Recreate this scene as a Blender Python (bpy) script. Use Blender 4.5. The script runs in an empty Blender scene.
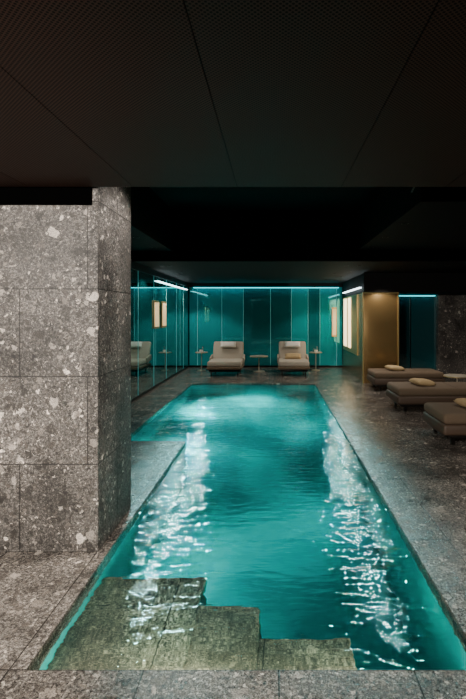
import bpy, bmesh, math, random
from mathutils import Vector
random.seed(3)
S=bpy.context.scene
COL=S.collection

# ---------------- materials ----------------
def newmat(name):
    m=bpy.data.materials.new(name); m.use_nodes=True
    nt=m.node_tree; b=nt.nodes['Principled BSDF']
    return m,nt,b
def simple(name,col,rough=.5,metal=0,emit=None,es=0,spec=.5):
    m,nt,b=newmat(name)
    b.inputs['Base Color'].default_value=(*col,1)
    b.inputs['Roughness'].default_value=rough
    b.inputs['Metallic'].default_value=metal
    b.inputs['Specular IOR Level'].default_value=spec
    if emit:
        b.inputs['Emission Color'].default_value=(*emit,1)
        b.inputs['Emission Strength'].default_value=es
    return m
def N(nt,t,**k):
    n=nt.nodes.new(t)
    for a,v in k.items(): setattr(n,a,v)
    return n
def math_(nt,op,a,b=None,c=None):
    n=N(nt,'ShaderNodeMath',operation=op)
    for i,v in enumerate((a,b,c)):
        if v is None: continue
        if isinstance(v,(int,float)): n.inputs[i].default_value=v
        else: nt.links.new(v,n.inputs[i])
    return n.outputs[0]
def ramp(nt,fac,stops):
    r=N(nt,'ShaderNodeValToRGB'); nt.links.new(fac,r.inputs[0])
    e=r.color_ramp.elements
    while len(e)<len(stops): e.new(.5)
    for i,(p,c) in enumerate(stops):
        e[i].position=p; e[i].color=(c[0],c[1],c[2],1)
    return r.outputs[0]
def mix(nt,f,a,b,mode='MIX'):
    n=N(nt,'ShaderNodeMix',data_type='RGBA',blend_type=mode)
    for s,v in ((n.inputs[0],f),(n.inputs[6],a),(n.inputs[7],b)):
        if isinstance(v,(int,float)): s.default_value=v
        elif isinstance(v,tuple): s.default_value=(*v,1)
        else: nt.links.new(v,s)
    return n.outputs[2]

def stone(name,wall=False,bw=.57,rh=1.14,off=0.0,shift=(0,0),tone=1.0,tint=(1,.92,.84),rough=.45,contrast=1.0,mort=.004,frag=1.0,layers=((95,.42,.45,.8),(45,.42,.5,.85),(24,.40,.55,.8),(12,.38,.66,.75),(6,.33,.8,.6))):
    m,nt,b=newmat(name)
    g=N(nt,'ShaderNodeNewGeometry'); sx=N(nt,'ShaderNodeSeparateXYZ'); nt.links.new(g.outputs['Position'],sx.inputs[0])
    cx=N(nt,'ShaderNodeCombineXYZ')
    if wall:
        u=math_(nt,'ADD',math_(nt,'ADD',sx.outputs[0],sx.outputs[1]),shift[0]); v=math_(nt,'ADD',sx.outputs[2],shift[1])
    else:
        u=math_(nt,'ADD',sx.outputs[0],shift[0]); v=math_(nt,'ADD',sx.outputs[1],shift[1])
    nt.links.new(u,cx.inputs[0]); nt.links.new(v,cx.inputs[1])
    br=N(nt,'ShaderNodeTexBrick'); nt.links.new(cx.outputs[0],br.inputs['Vector'])
    br.offset=off; br.inputs['Scale'].default_value=1; br.inputs['Brick Width'].default_value=bw
    br.inputs['Row Height'].default_value=rh; br.inputs['Mortar Size'].default_value=mort
    br.inputs['Mortar Smooth'].default_value=.2
    br.inputs['Color1'].default_value=(.80,.80,.80,1); br.inputs['Color2'].default_value=(1.15,1.15,1.15,1)
    br.inputs['Mortar'].default_value=(.2,.2,.2,1)
    no=N(nt,'ShaderNodeTexNoise'); no.inputs['Scale'].default_value=14; no.inputs['Detail'].default_value=6; no.inputs['Roughness'].default_value=.65
    nt.links.new(g.outputs['Position'],no.inputs['Vector'])
    wv=N(nt,'ShaderNodeVectorMath',operation='MULTIPLY_ADD'); nt.links.new(no.outputs['Color'],wv.inputs[0])
    wv.inputs[1].default_value=(.11,.11,.11); nt.links.new(g.outputs['Position'],wv.inputs[2])
    nb=N(nt,'ShaderNodeTexNoise'); nb.inputs['Scale'].default_value=60; nb.inputs['Detail'].default_value=7
    nb.inputs['Roughness'].default_value=.8
    nt.links.new(g.outputs['Position'],nb.inputs['Vector'])
    col=ramp(nt,nb.outputs[0],[(.38,(.012,)*3),(.5,(.06,)*3),(.66,(.24,)*3)])
    for sc,thr,keep,amt in layers:
        vo=N(nt,'ShaderNodeTexVoronoi'); vo.inputs['Scale'].default_value=sc
        vo.inputs['Randomness'].default_value=1
        nt.links.new(wv.outputs[0],vo.inputs['Vector'])
        sc_=N(nt,'ShaderNodeSeparateColor'); nt.links.new(vo.outputs['Color'],sc_.inputs[0])
        inside=math_(nt,'LESS_THAN',vo.outputs['Distance'],thr)
        k=math_(nt,'GREATER_THAN',sc_.outputs[0],keep)
        f=math_(nt,'MULTIPLY',math_(nt,'MULTIPLY',inside,k),amt*frag)
        hi=.42*contrast
        pc=ramp(nt,sc_.outputs[1],[(0,(.012,)*3),(.55,(.05,.046,.043)),(.86,(.15,.142,.135)),(1,(hi,hi*.97,hi*.93))])
        col=mix(nt,f,col,pc)
    nf=N(nt,'ShaderNodeTexNoise'); nf.inputs['Scale'].default_value=160; nf.inputs['Detail'].default_value=3; nt.links.new(g.outputs['Position'],nf.inputs['Vector'])
    gr=ramp(nt,nf.outputs[0],[(.35,(.5,)*3),(.65,(1.5,)*3)])
    col=mix(nt,1.0,col,gr,'MULTIPLY')
    n3=N(nt,'ShaderNodeTexNoise'); n3.inputs['Scale'].default_value=2.6; n3.inputs['Detail'].default_value=6
    nt.links.new(g.outputs['Position'],n3.inputs['Vector'])
    cl=ramp(nt,n3.outputs[0],[(.34,(.5,)*3),(.66,(1.4,)*3)])
    col=mix(nt,1.0,col,cl,'MULTIPLY')
    col=mix(nt,1.0,col,br.outputs['Color'],'MULTIPLY')
    col=mix(nt,1.0,col,(tone*tint[0],tone*tint[1],tone*tint[2]),'MULTIPLY')
    nt.links.new(col,b.inputs['Base Color'])
    b.inputs['Roughness'].default_value=rough
    bp=N(nt,'ShaderNodeBump'); bp.inputs['Strength'].default_value=.25; bp.inputs['Distance'].default_value=.01
    h=math_(nt,'SUBTRACT',nb.outputs[0],math_(nt,'MULTIPLY',br.outputs['Fac'],1.5))
    nt.links.new(h,bp.inputs['Height']); nt.links.new(bp.outputs[0],b.inputs['Normal'])
    return m

M_floor=stone('ceppo_floor',bw=.57,rh=1.14,shift=(-.02,-.83),tone=1.5,tint=(1,.9,.8),frag=.8,rough=.24)
M_col=stone('ceppo_column',wall=True,bw=.86,rh=.555,off=.5,shift=(.3-2.95+.02,0),tone=1.6,rough=.6,contrast=1.45)
M_step=stone('pool_step_tile',bw=.52,rh=.9,shift=(.05,.1),tone=2.7,tint=(1.1,.70,.50),frag=.5)

M_pool,nt,b=newmat('pool_mosaic')
g=N(nt,'ShaderNodeNewGeometry')
n1=N(nt,'ShaderNodeTexNoise'); n1.inputs['Scale'].default_value=.8; n1.inputs['Detail'].default_value=2; nt.links.new(g.outputs['Position'],n1.inputs[0])
n2=N(nt,'ShaderNodeTexNoise'); n2.inputs['Scale'].default_value=25; n2.inputs['Detail'].default_value=3; nt.links.new(g.outputs['Position'],n2.inputs[0])
c=ramp(nt,n1.outputs[0],[(.40,(.0,.22,.235)),(.60,(.0,.60,.59))])
c=mix(nt,.25,c,n2.outputs[0],'MULTIPLY'); nt.links.new(c,b.inputs['Base Color']); b.inputs['Roughness'].default_value=.5

M_black=simple('black_paint',(.004,.0032,.003),.7,spec=.2)
M_void=simple('matt_black',(.001,.001,.001),1,spec=0)
M_darkpaint=simple('dark_plaster',(.009,.006,.005),.75,spec=.2)
M_blackmetal=simple('black_metal',(.02,.018,.016),.35,.8)
M_bronze=simple('bronze_panel',(.30,.195,.08),.27,.75)
M_gold=simple('gold_panel',(.62,.45,.2),.35,.8)
M_champ=simple('champagne_metal',(.5,.45,.36),.35,.4)
M_fabric,nt,b=newmat('beige_fabric')
b.inputs['Base Color'].default_value=(.38,.33,.27,1); b.inputs['Roughness'].default_value=.9
no=N(nt,'ShaderNodeTexNoise'); no.inputs['Scale'].default_value=300
bp=N(nt,'ShaderNodeBump'); bp.inputs['Strength'].default_value=.2; bp.inputs['Distance'].default_value=.003
nt.links.new(no.outputs[0],bp.inputs['Height']); nt.links.new(bp.outputs[0],b.inputs['Normal'])
M_taupe=simple('taupe_leather',(.065,.040,.025),.55)
M_taupetop=simple('taupe_fabric',(.12,.083,.052),.85)
M_pillow=simple('sand_linen',(.44,.32,.17),.9)
M_towel=simple('white_towel',(.75,.72,.66),.95)
M_glass=simple('clear_glass',(.7,.8,.8),.05); M_glass.node_tree.nodes['Principled BSDF'].inputs['Transmission Weight'].default_value=.9
M_led=simple('cyan_led',(0,.6,.6),.5,0,(.0,.75,.85),2.8)
M_wled=simple('white_led',(1,1,1),.5,0,(.8,.95,1),7)
M_warm=simple('warm_lamp_panel',(1,.9,.7),.5,0,(1,.72,.38),3.2)
M_warm2=simple('amber_lamp_panel',(1,.8,.5),.5,0,(1,.60,.25),.6)
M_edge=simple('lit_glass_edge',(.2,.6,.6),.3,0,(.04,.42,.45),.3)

M_mesh,nt,b=newmat('perforated_mesh_ceiling')
g=N(nt,'ShaderNodeNewGeometry')
vo=N(nt,'ShaderNodeTexVoronoi'); vo.inputs['Scale'].default_value=85; vo.inputs['Randomness'].default_value=0
mp=N(nt,'ShaderNodeMapping'); mp.inputs['Rotation'].default_value=(0,0,math.radians(45)); mp.inputs['Scale'].default_value=(1,1,0)
nt.links.new(g.outputs['Position'],mp.inputs[0]); nt.links.new(mp.outputs[0],vo.inputs['Vector'])
c=ramp(nt,vo.outputs['Distance'],[(.28,(.004,.0025,.002)),(.42,(.08,.042,.032))])
nt.links.new(c,b.inputs['Base Color']); b.inputs['Roughness'].default_value=.6; b.inputs['Specular IOR Level'].default_value=.15

def tealglass(name,dif,glo,mixf,rough=.03):
    m=bpy.data.materials.new(name); m.use_nodes=True; nt=m.node_tree; nt.nodes.clear()
    o=N(nt,'ShaderNodeOutputMaterial'); d=N(nt,'ShaderNodeBsdfDiffuse'); g=N(nt,'ShaderNodeBsdfGlossy'); mx=N(nt,'ShaderNodeMixShader')
    d.inputs[0].default_value=(*dif,1); g.inputs[0].default_value=(*glo,1); g.inputs[1].default_value=rough
    mx.inputs[0].default_value=mixf
    nt.links.new(d.outputs[0],mx.inputs[1]); nt.links.new(g.outputs[0],mx.inputs[2]); nt.links.new(mx.outputs[0],o.inputs[0])
    return m
M_teal=tealglass('teal_back_painted_glass',(.0,.38,.43),(.2,.8,.8),.2,.04)
M_teal2=tealglass('teal_dark_glass',(.0,.17,.20),(.2,.7,.7),.3,.04)
M_mirror=tealglass('teal_mirror_glass',(.0,.10,.11),(.62,.80,.78),.8,.02)
M_darkglass=tealglass('smoked_glass',(.0,.12,.14),(.4,.5,.5),.4,.03)

# water
M_water=bpy.data.materials.new('pool_water'); M_water.use_nodes=True; nt=M_water.node_tree; nt.nodes.clear()
o=N(nt,'ShaderNodeOutputMaterial'); gl=N(nt,'ShaderNodeBsdfGlass')
gl.inputs['Roughness'].default_value=.025; gl.inputs['IOR'].default_value=1.33
geo=N(nt,'ShaderNodeNewGeometry')
mp=N(nt,'ShaderNodeMapping'); mp.inputs['Scale'].default_value=(1,2.8,1); nt.links.new(geo.outputs['Position'],mp.inputs[0])
n1=N(nt,'ShaderNodeTexNoise'); n1.inputs['Scale'].default_value=1.1; n1.inputs['Detail'].default_value=1
n2=N(nt,'ShaderNodeTexNoise'); n2.inputs['Scale'].default_value=6.5; n2.inputs['Detail'].default_value=1.5; n2.inputs['Distortion'].default_value=.2
nt.links.new(mp.outputs[0],n1.inputs[0]); nt.links.new(mp.outputs[0],n2.inputs[0])
h=math_(nt,'ADD',math_(nt,'MULTIPLY',n1.outputs[0],.025),math_(nt,'MULTIPLY',n2.outputs[0],.0125))
bp=N(nt,'ShaderNodeBump'); bp.inputs['Strength'].default_value=1; bp.inputs['Distance'].default_value=1
nt.links.new(h,bp.inputs['Height']); nt.links.new(bp.outputs[0],gl.inputs['Normal'])
nt.links.new(gl.outputs[0],o.inputs[0])
va=N(nt,'ShaderNodeVolumeAbsorption'); va.inputs[0].default_value=(.08,.855,.845,1); va.inputs[1].default_value=1.6
nt.links.new(va.outputs[0],o.inputs['Volume'])

# ---------------- geometry helpers ----------------
def obj_from_bm(bm,name,mat,parent=None,loc=(0,0,0)):
    me=bpy.data.meshes.new(name); bm.normal_update(); bm.to_mesh(me); bm.free()
    o=bpy.data.objects.new(name,me); COL.objects.link(o); o.location=loc
    if mat: me.materials.append(mat)
    if parent: o.parent=parent
    return o
def addbox(bm,x0,x1,y0,y1,z0,z1):
    vs=[bm.verts.new((x,y,z)) for z in (z0,z1) for y in (y0,y1) for x in (x0,x1)]
    for f in ((0,2,3,1),(4,5,7,6),(0,1,5,4),(2,6,7,3),(0,4,6,2),(1,3,7,5)):
        bm.faces.new([vs[i] for i in f])
def boxes(name,lst,mat,parent=None,bevel=0,loc=(0,0,0),seg=2):
    bm=bmesh.new()
    for b in lst: addbox(bm,*b)
    if bevel: bmesh.ops.bevel(bm,geom=bm.edges[:],offset=bevel,segments=seg,affect='EDGES',profile=.5)
    o=obj_from_bm(bm,name,mat,parent,loc)
    if bevel:
        for p in o.data.polygons: p.use_smooth=True
    return o
def cyl(name,r,z0,z1,mat,parent=None,loc=(0,0),r2=None,seg=32):
    bm=bmesh.new()
    bmesh.ops.create_cone(bm,cap_ends=True,segments=seg,radius1=r,radius2=r if r2 is None else r2,depth=z1-z0)
    bmesh.ops.translate(bm,verts=bm.verts,vec=(loc[0],loc[1],(z0+z1)/2))
    return obj_from_bm(bm,name,mat,parent)
def tube(name,pts,r,mat,parent=None):
    cu=bpy.data.curves.new(name,'CURVE'); cu.dimensions='3D'; cu.bevel_depth=r; cu.bevel_resolution=3
    sp=cu.splines.new('POLY'); sp.points.add(len(pts)-1)
    for i,p in enumerate(pts): sp.points[i].co=(*p,1)
    cu.materials.append(mat); cu.use_fill_caps=True
    o=bpy.data.objects.new(name,cu); COL.objects.link(o)
    if parent: o.parent=parent
    return o
def empty(name,loc=(0,0,0),rot=0):
    e=bpy.data.objects.new(name,None); COL.objects.link(e); e.location=loc; e.rotation_euler=(0,0,rot); e.empty_display_size=.2
    return e
def cushion(name,sx,sy,sz,mat,parent,loc,rot=(0,0,0)):
    bm=bmesh.new(); n=12
    grid={}
    for side in (1,-1):
        for i in range(n+1):
            for j in range(n+1):
                u=i/n*2-1; v=j/n*2-1
                if side==-1 and (abs(u)==1 or abs(v)==1): grid[(side,i,j)]=grid[(1,i,j)]; continue
                t=(max(0,1-u**4)*max(0,1-v**4))**.5
                pin=1-.06*(1-abs(u*v))*(max(abs(u),abs(v))**4)
                grid[(side,i,j)]=bm.verts.new((u*sx/2*pin,v*sy/2*pin,side*sz/2*t))
    for side in (1,-1):
        for i in range(n):
            for j in range(n):
                q=[grid[(side,i,j)],grid[(side,i+1,j)],grid[(side,i+1,j+1)],grid[(side,i,j+1)]]
                if side==-1: q.reverse()
                bm.faces.new(q)
    o=obj_from_bm(bm,name,mat,parent,loc); o.rotation_euler=rot
    for p in o.data.polygons: p.use_smooth=True
    return o

# ---------------- room ----------------
XL,XR=-1.05,.90; XW=-1.80; Y0,Y1,Y2=1.97,5.55,10.2; YB=13.4
YN=1.85
T=-.14
boxes('floor',[(-2.6,4.9,-3,Y0,T,0),(-2.6,XL,Y0,Y1,T,0),(-2.6,XW,Y1,Y2,T,0),(XR,4.9,Y0,Y2,T,0),(-2.6,4.9,Y2,YB+.1,T,0)],M_floor)
D=-1.25
pb=empty('swimming_pool')
boxes('basin_floor',[(XW-.1,XR+.1,YN-.1,Y2+.1,D-.1,D)],M_pool,pb)
boxes('basin_walls',[(XR,XR+.1,YN,Y2,D,T),(XL-.1,XL,YN,Y1,D,T),(XW-.1,XW,Y1,Y2,D,T),(XW,XR,Y2,Y2+.1,D,T),(XL,XR,YN-.1,YN,D,T),(XW,XL-.1,Y1-.1,Y1,D,T)],M_pool,pb)
boxes('steps',[(XL,-.42,YN,2.87,-.6,-.22),(-.42,-.08,YN,2.60,-.6,-.225),(-.08,.38,YN,2.36,-.6,-.23),(.38,.62,YN,2.11,-.6,-.25)],M_step,pb,bevel=.006)
bm=bmesh.new(); zt=-.02; e=.004
poly=[(XL-e,YN-e),(XR+e,YN-e),(XR+e,Y2+e),(XW-e,Y2+e),(XW-e,Y1-e),(XL-e,Y1-e)]
top=[bm.verts.new((x,y,zt)) for x,y in poly]; bot=[bm.verts.new((x,y,D-.02)) for x,y in poly]
bm.faces.new(top); bm.faces.new(bot[::-1])
for i in range(6): bm.faces.new([top[i],bot[i],bot[(i+1)%6],top[(i+1)%6]])
bmesh.ops.recalc_face_normals(bm,faces=bm.faces[:])
obj_from_bm(bm,'water',M_water,pb)
al=bpy.data.lights.new('step_fill_light','AREA'); al.shape='RECTANGLE'; al.size=1.7; al.size_y=.03; al.energy=50; al.color=(1,.78,.6)  # hidden lamp under the coping, added to brighten the pool steps
ao=bpy.data.objects.new('step_fill_light',al); COL.objects.link(ao); ao.parent=pb; ao.location=((XL+XR)/2,YN+.03,-.15); ao.rotation_euler=(math.radians(74),0,0)

boxes('stone_column',[(-2.6,-1.114,2.95,3.63,0,3.3)],M_col,bevel=.003)
boxes('recess_dark_strip',[(-2.6,-1.152,2.935,2.949,2.195,2.4)],M_void)  # black strip imitating the dark of a recess over the column face
boxes('wall_left',[(-2.75,-2.6,-3,YB+.1,0,3.4)],M_darkpaint)
boxes('wall_right',[(4.9,5.05,-3,YB+.1,0,3.4)],M_darkpaint)
boxes('wall_front',[(-2.75,5.05,-3.15,-3,0,3.4)],M_darkpaint)
boxes('wall_back',[(-2.75,5.05,YB+.1,YB+.25,0,3.4)],M_darkpaint)
boxes('wall_right_stone',[(4.0,4.9,11.35,11.6,0,2.0)],M_col)

jl=[-2.6,-1.53,-.88,-.23,.42,1.07,1.72,2.37,3.02,3.67,4.32,4.9]
cp=empty('ceiling_mesh_panels')
boxes('panels',[(jl[i]+.002,jl[i+1]-.002,-3,2.91,2.3,2.33) for i in range(len(jl)-1)],M_mesh,cp)
boxes('seams',[(x-.002,x+.002,-3,2.91,2.303,2.325) for x in jl[1:-1]],M_black,cp)
boxes('ceiling',[(-2.75,5.05,-3.15,YB+.25,3.3,3.45)],M_black)
boxes('ceiling_bulkhead',[(-2.6,4.9,8.0,YB+.1,2.42,3.3),(-2.6,-1.75,3.64,8.0,2.6,3.3),(1.45,4.9,4.6,8.0,2.62,3.3),(1.97,4.9,10.2,YB+.1,2.0,2.42)],M_black)
boxes('ceiling_recess_panel',[(.4,4.9,2.93,4.4,2.72,2.76)],M_mesh)
tube('sprinkler_pipe',[(1.05,2.95,2.66),(1.3,4.4,2.66)],.008,M_blackmetal)

gw=empty('window_1')
px=[-2.44,-2.2,-1.50,-.88,-.1,.5,.98,1.32,1.80,1.97]
gp=[(px[i]+.01,px[i+1]-.01,YB,YB+.02,.05,2.3) for i in range(len(px)-1)]
boxes('glass_panels',[gp[i] for i in (0,1,2,5,7,8)],M_teal,gw)
boxes('glass_panels_dark',[gp[i] for i in (3,4,6)],M_teal2,gw)
boxes('glass_edges',[(x-.006,x+.006,YB-.008,YB+.01,.05,2.26) for x in px[1:-1]],M_edge,gw)
boxes('bottom_rail',[(-2.44,1.97,YB-.02,YB+.03,0,.05)],M_blackmetal,gw)
boxes('top_rail',[(-2.44,1.97,YB-.02,YB+.03,2.3,2.42)],M_blackmetal,gw)
boxes('led_strip',[(-2.3,1.85,YB-.12,YB-.06,2.27,2.29)],M_led,gw)
lw=empty('window_2')
py=[3.64,4.8,6.0,7.2,8.4,9.5,10.6,11.7,12.6,13.38]
boxes('mirror_panels',[(-2.47,-2.45,py[i]+.006,py[i+1]-.006,.05,2.3) for i in range(len(py)-1)],M_mirror,lw)
boxes('mirror_edges',[(-2.46,-2.446,y-.006,y+.006,.05,2.3) for y in py[4:-1]],M_edge,lw)
boxes('bottom_rail',[(-2.48,-2.44,3.64,13.38,0,.05)],M_blackmetal,lw)
boxes('top_rail',[(-2.48,-2.44,3.64,13.38,2.3,2.45)],M_blackmetal,lw)
boxes('led_strip',[(-2.44,-2.41,9.7,13.0,2.2,2.215)],M_wled,lw)
boxes('wall_return',[(1.97,2.06,10.3,YB+.1,0,2.0)],M_bronze)
boxes('partition_panel',[(1.97,2.72,10.24,10.3,0,2.0)],M_bronze,bevel=.003)
boxes('trim_2',[(2.715,2.74,10.22,10.31,0,2.0),(1.95,1.972,10.22,10.31,0,2.0),(1.972,2.715,10.225,10.245,1.97,2.0)],M_gold)
dl=empty('wall_light_reflection')
boxes('frame',[(1.945,1.969,10.95,13.1,.55,1.98)],M_gold,dl)
boxes('diffusers',[(1.935,1.946,11.8,12.2,.66,1.94),(1.935,1.946,12.45,12.95,.66,1.94)],M_warm,dl)
d2=empty('wall_light_reflection')
boxes('frame',[(1.66,1.80,YB-.05,YB-.015,.88,1.72)],M_gold,d2)
boxes('diffuser',[(1.68,1.78,YB-.055,YB-.05,.92,1.68)],M_warm2,d2)
boxes('ceiling_light_strip',[(1.9,1.95,10.4,12.9,2.1,2.12)],M_wled)
d3=empty('wall_light_reflection')  # added glowing panels standing in for a lamp reflection on the mirror wall
boxes('frame',[(-2.44,-2.425,9.45,9.85,1.22,1.80),(-2.44,-2.425,10.1,10.5,1.22,1.80)],M_gold,d3)
boxes('diffuser',[(-2.425,-2.42,9.48,9.82,1.26,1.76),(-2.425,-2.42,10.13,10.47,1.26,1.76)],M_warm2,d3)
w3=empty('window_3')
boxes('glass',[(2.74,3.35,11.5,11.52,.04,2.0),(3.37,4.0,11.5,11.52,.04,2.0)],M_darkglass,w3)
boxes('frame',[(3.35,3.37,11.48,11.53,.04,2.0),(2.74,4.0,11.48,11.53,0,.04)],M_blackmetal,w3)
boxes('led_strip',[(2.8,3.95,11.40,11.44,1.96,1.98)],M_led,w3)

# ---------------- furniture ----------------
def lounge_chair(x,y,w):
    e=empty('lounge_chair',(x,y,0))
    h=w/2
    boxes('base',[(-h+.05,h-.05,.06,1.0,.11,.17)],M_blackmetal,e,bevel=.01)
    lg=[]
    for sx in (-h+.09,h-.12):
        for sy in (.09,.92): lg.append((sx,sx+.03,sy,sy+.03,0,.115))
    boxes('legs',lg,M_blackmetal,e)
    boxes('seat_frame',[(-h,h,0,1.08,.165,.24)],M_taupetop,e,bevel=.025,seg=3)
    boxes('seat_cushion',[(-h+.015,h-.015,.01,.88,.235,.37)],M_fabric,e,bevel=.04,seg=4)
    b=boxes('backrest',[(-h+.03,h-.03,0,.14,0,.66)],M_fabric,e,bevel=.045,seg=4)
    b.location=(0,.80,.25); b.rotation_euler=(math.radians(-32),0,0)
    for s,nm in ((-1,'arm_left'),(1,'arm_right')):
        a=boxes(nm,[(-.025,.025,0,.42,0,.16)],M_fabric,e,bevel=.02,seg=3)
        a.location=(s*(h-.01),.66,.25); a.rotation_euler=(math.radians(8),0,0)
    return e
c=lounge_chair(-1.21,11.3,.86)
cushion('head_pillow',.42,.17,.09,M_towel,c,(0,1.0,.72),(math.radians(58),0,0))
c=lounge_chair(.49,11.35,.78)
cushion('head_pillow',.42,.17,.09,M_towel,c,(0,1.0,.72),(math.radians(58),0,0))
cushion('lumbar_pillow',.42,.2,.12,M_pillow,c,(0,.68,.43),(math.radians(35),0,0))

def daybed(x,y):
    e=empty('daybed',(x,y,0))
    L,W=1.4,.78
    boxes('legs',[(a,a+.04,b,b+.04,0,.10) for a in (.12,L-.16) for b in (.08,W-.12)],M_blackmetal,e)
    boxes('plinth',[(.06,L-.06,.05,W-.05,.08,.13)],M_blackmetal,e,bevel=.01)
    boxes('frame',[(0,L,0,W,.12,.25)],M_taupe,e,bevel=.035,seg=4)
    boxes('mattress',[(.01,L-.01,.01,W-.01,.245,.37)],M_taupetop,e,bevel=.045,seg=4)
    for xx in (.46,.93):
        boxes('seam',[(xx-.004,xx+.004,.02,W-.02,.368,.373)],M_taupe,e)
    cushion('pillow',.30,.40,.10,M_pillow,e,(.50,.4,.415),(0,math.radians(4),.15))
for x,y in ((1.93,5.3),(1.90,7.15),(1.97,9.15)): daybed(x,y)

def side_table(x,y,h,r,stuff=True):
    e=empty('side_table',(x,y,0))
    cyl('top',r,h-.015,h,M_champ,e); cyl('rim',r+.006,h-.022,h-.012,M_gold,e)
    cyl('stem',.014,.015,h-.02,M_champ,e); cyl('foot',r*.65,0,.015,M_champ,e)
    if stuff:
        cyl('carafe',.035,h,h+.16,M_glass,e,(.03,0),.022); cyl('glass',.025,h,h+.09,M_glass,e,(-.06,.02),.03)
        cyl('towel_roll',.045,h,h+.06,M_towel,e,(0,-.07))
side_table(-1.96,12.6,.50,.17); side_table(1.13,12.6,.50,.17)
side_table(-.40,12.35,.42,.24,False); side_table(3.40,8.65,.38,.24,False)
# ---------------- lights ----------------
def spot(x,y,z,power,ang,col=(1,.9,.78),rad=.03,blend=.3,aim=None):
    e=empty('added_spotlight',(x,y,z))  # lamp and housing added for their light alone
    bm=bmesh.new(); seg=24
    r=.045
    rings=[(r,-.004),(r,.06),(r-.008,.06),(r-.008,-.004)]
    vs=[[bm.verts.new((a*math.cos(t*2*math.pi/seg),a*math.sin(t*2*math.pi/seg),b)) for t in range(seg)] for a,b in rings]
    for k in range(4):
        for t in range(seg):
            bm.faces.new([vs[k][t],vs[k][(t+1)%seg],vs[(k+1)%4][(t+1)%seg],vs[(k+1)%4][t]])
    obj_from_bm(bm,'housing',M_blackmetal,e)
    l=bpy.data.lights.new('lamp','SPOT'); l.energy=power; l.spot_size=math.radians(ang); l.spot_blend=blend; l.color=col; l.shadow_soft_size=rad
    o=bpy.data.objects.new('lamp',l); COL.objects.link(o); o.parent=e; o.location=(0,0,-rad-.012)
    if aim:
        d=Vector(aim)-Vector((x,y,z)); o.rotation_mode='QUATERNION'; o.rotation_quaternion=(-d).to_track_quat('Z','Y')
    return e
for y,z in ((6.6,2.6),(7.6,2.6),(8.7,2.42),(9.9,2.42),(11.2,2.42),(12.6,2.42)): spot(-1.95,y,z,75,26,(.4,1,1),.06,.3,aim=(0,0,-1.7))  # cyan lamps added to draw the left glint streak on the water
for y,z in ((5.7,2.62),(6.7,2.62),(7.7,2.62),(8.7,2.42),(9.9,2.42),(11.2,2.42),(12.6,2.42)): spot(1.6,y,z,44,26,(.4,1,1),.06,.3,aim=(0,0,-1.7))  # same again, added for the right glint streak
for y in (8.7,10.4,12.2): spot(-2.1,y,2.42,62,120); spot(1.35,y,2.42,58,120)  # added to brighten floor and chairs
spot(2.35,9.75,2.42,70,110)  # added wash on the bronze panel
spot(2.9,6.2,2.62,60,120); spot(3.2,8.6,2.42,40,120)  # added to brighten the right-hand floor
spot(-.1,3.3,3.24,230,62,(1,.93,.86),.03,.5,aim=(-1.1,3.3,.9))  # hidden above the mesh ceiling, added to light the column's side face
spot(-2.2,-.3,2.27,450,100,(1,.92,.83),.03,.5,aim=(-2.0,2.9,1.3)); spot(-1.6,-.3,2.27,450,100,(1,.92,.83),.03,.5,aim=(-1.6,2.9,1.3))  # behind the camera, added to light the column front
spot(-1.7,1.0,2.27,110,140,(1,.92,.83)); spot(.2,.5,2.27,230,150,(1,.92,.83)); spot(1.8,.8,2.27,170,150,(1,.9,.8))  # out of view overhead, added to fill the near floor
def poollight(x,y,z,dirx,diry,power,col=(.02,1,.99)):
    e=empty('underwater_light',(x,y,z))
    bm=bmesh.new(); bmesh.ops.create_cone(bm,cap_ends=True,segments=32,radius1=.06,radius2=.05,depth=.03)
    d=Vector((dirx,diry,0)); q=d.to_track_quat('Z','Y')
    o=obj_from_bm(bm,'bezel',M_pool,e); o.rotation_mode='QUATERNION'; o.rotation_quaternion=q
    l=bpy.data.lights.new('lamp','SPOT'); l.energy=power; l.spot_size=math.radians(120); l.spot_blend=.9; l.color=col; l.shadow_soft_size=.05
    lo=bpy.data.objects.new('lamp',l); COL.objects.link(lo); lo.parent=e; lo.location=d*.09
    lo.rotation_mode='QUATERNION'; lo.rotation_quaternion=(-(d+Vector((0,0,-1.0))).normalized()).to_track_quat('Z','Y')
poollight(XR-.015,4.6,-.4,-1,0,42); poollight(XR-.015,7.4,-.4,-1,0,70)
poollight(XL+.015,3.9,-.4,1,0,60)
poollight(XW+.015,6.4,-.4,1,0,280); poollight(XW+.015,8.8,-.4,1,0,430)
poollight(-.5,Y2-.015,-.4,0,-1,380)

w=bpy.data.worlds.new('world'); S.world=w; w.use_nodes=True
w.node_tree.nodes['Background'].inputs[0].default_value=(.5,.5,.55,1); w.node_tree.nodes['Background'].inputs[1].default_value=.02
cd=bpy.data.cameras.new('camera'); cam=bpy.data.objects.new('camera',cd); COL.objects.link(cam); S.camera=cam
cam.location=(0,0,1.5); cam.rotation_euler=(math.pi/2,0,0)
cd.sensor_fit='VERTICAL'; cd.sensor_height=36; cd.lens=24; cd.shift_x=-41/699; cd.shift_y=-34.5/699; cd.clip_start=.05
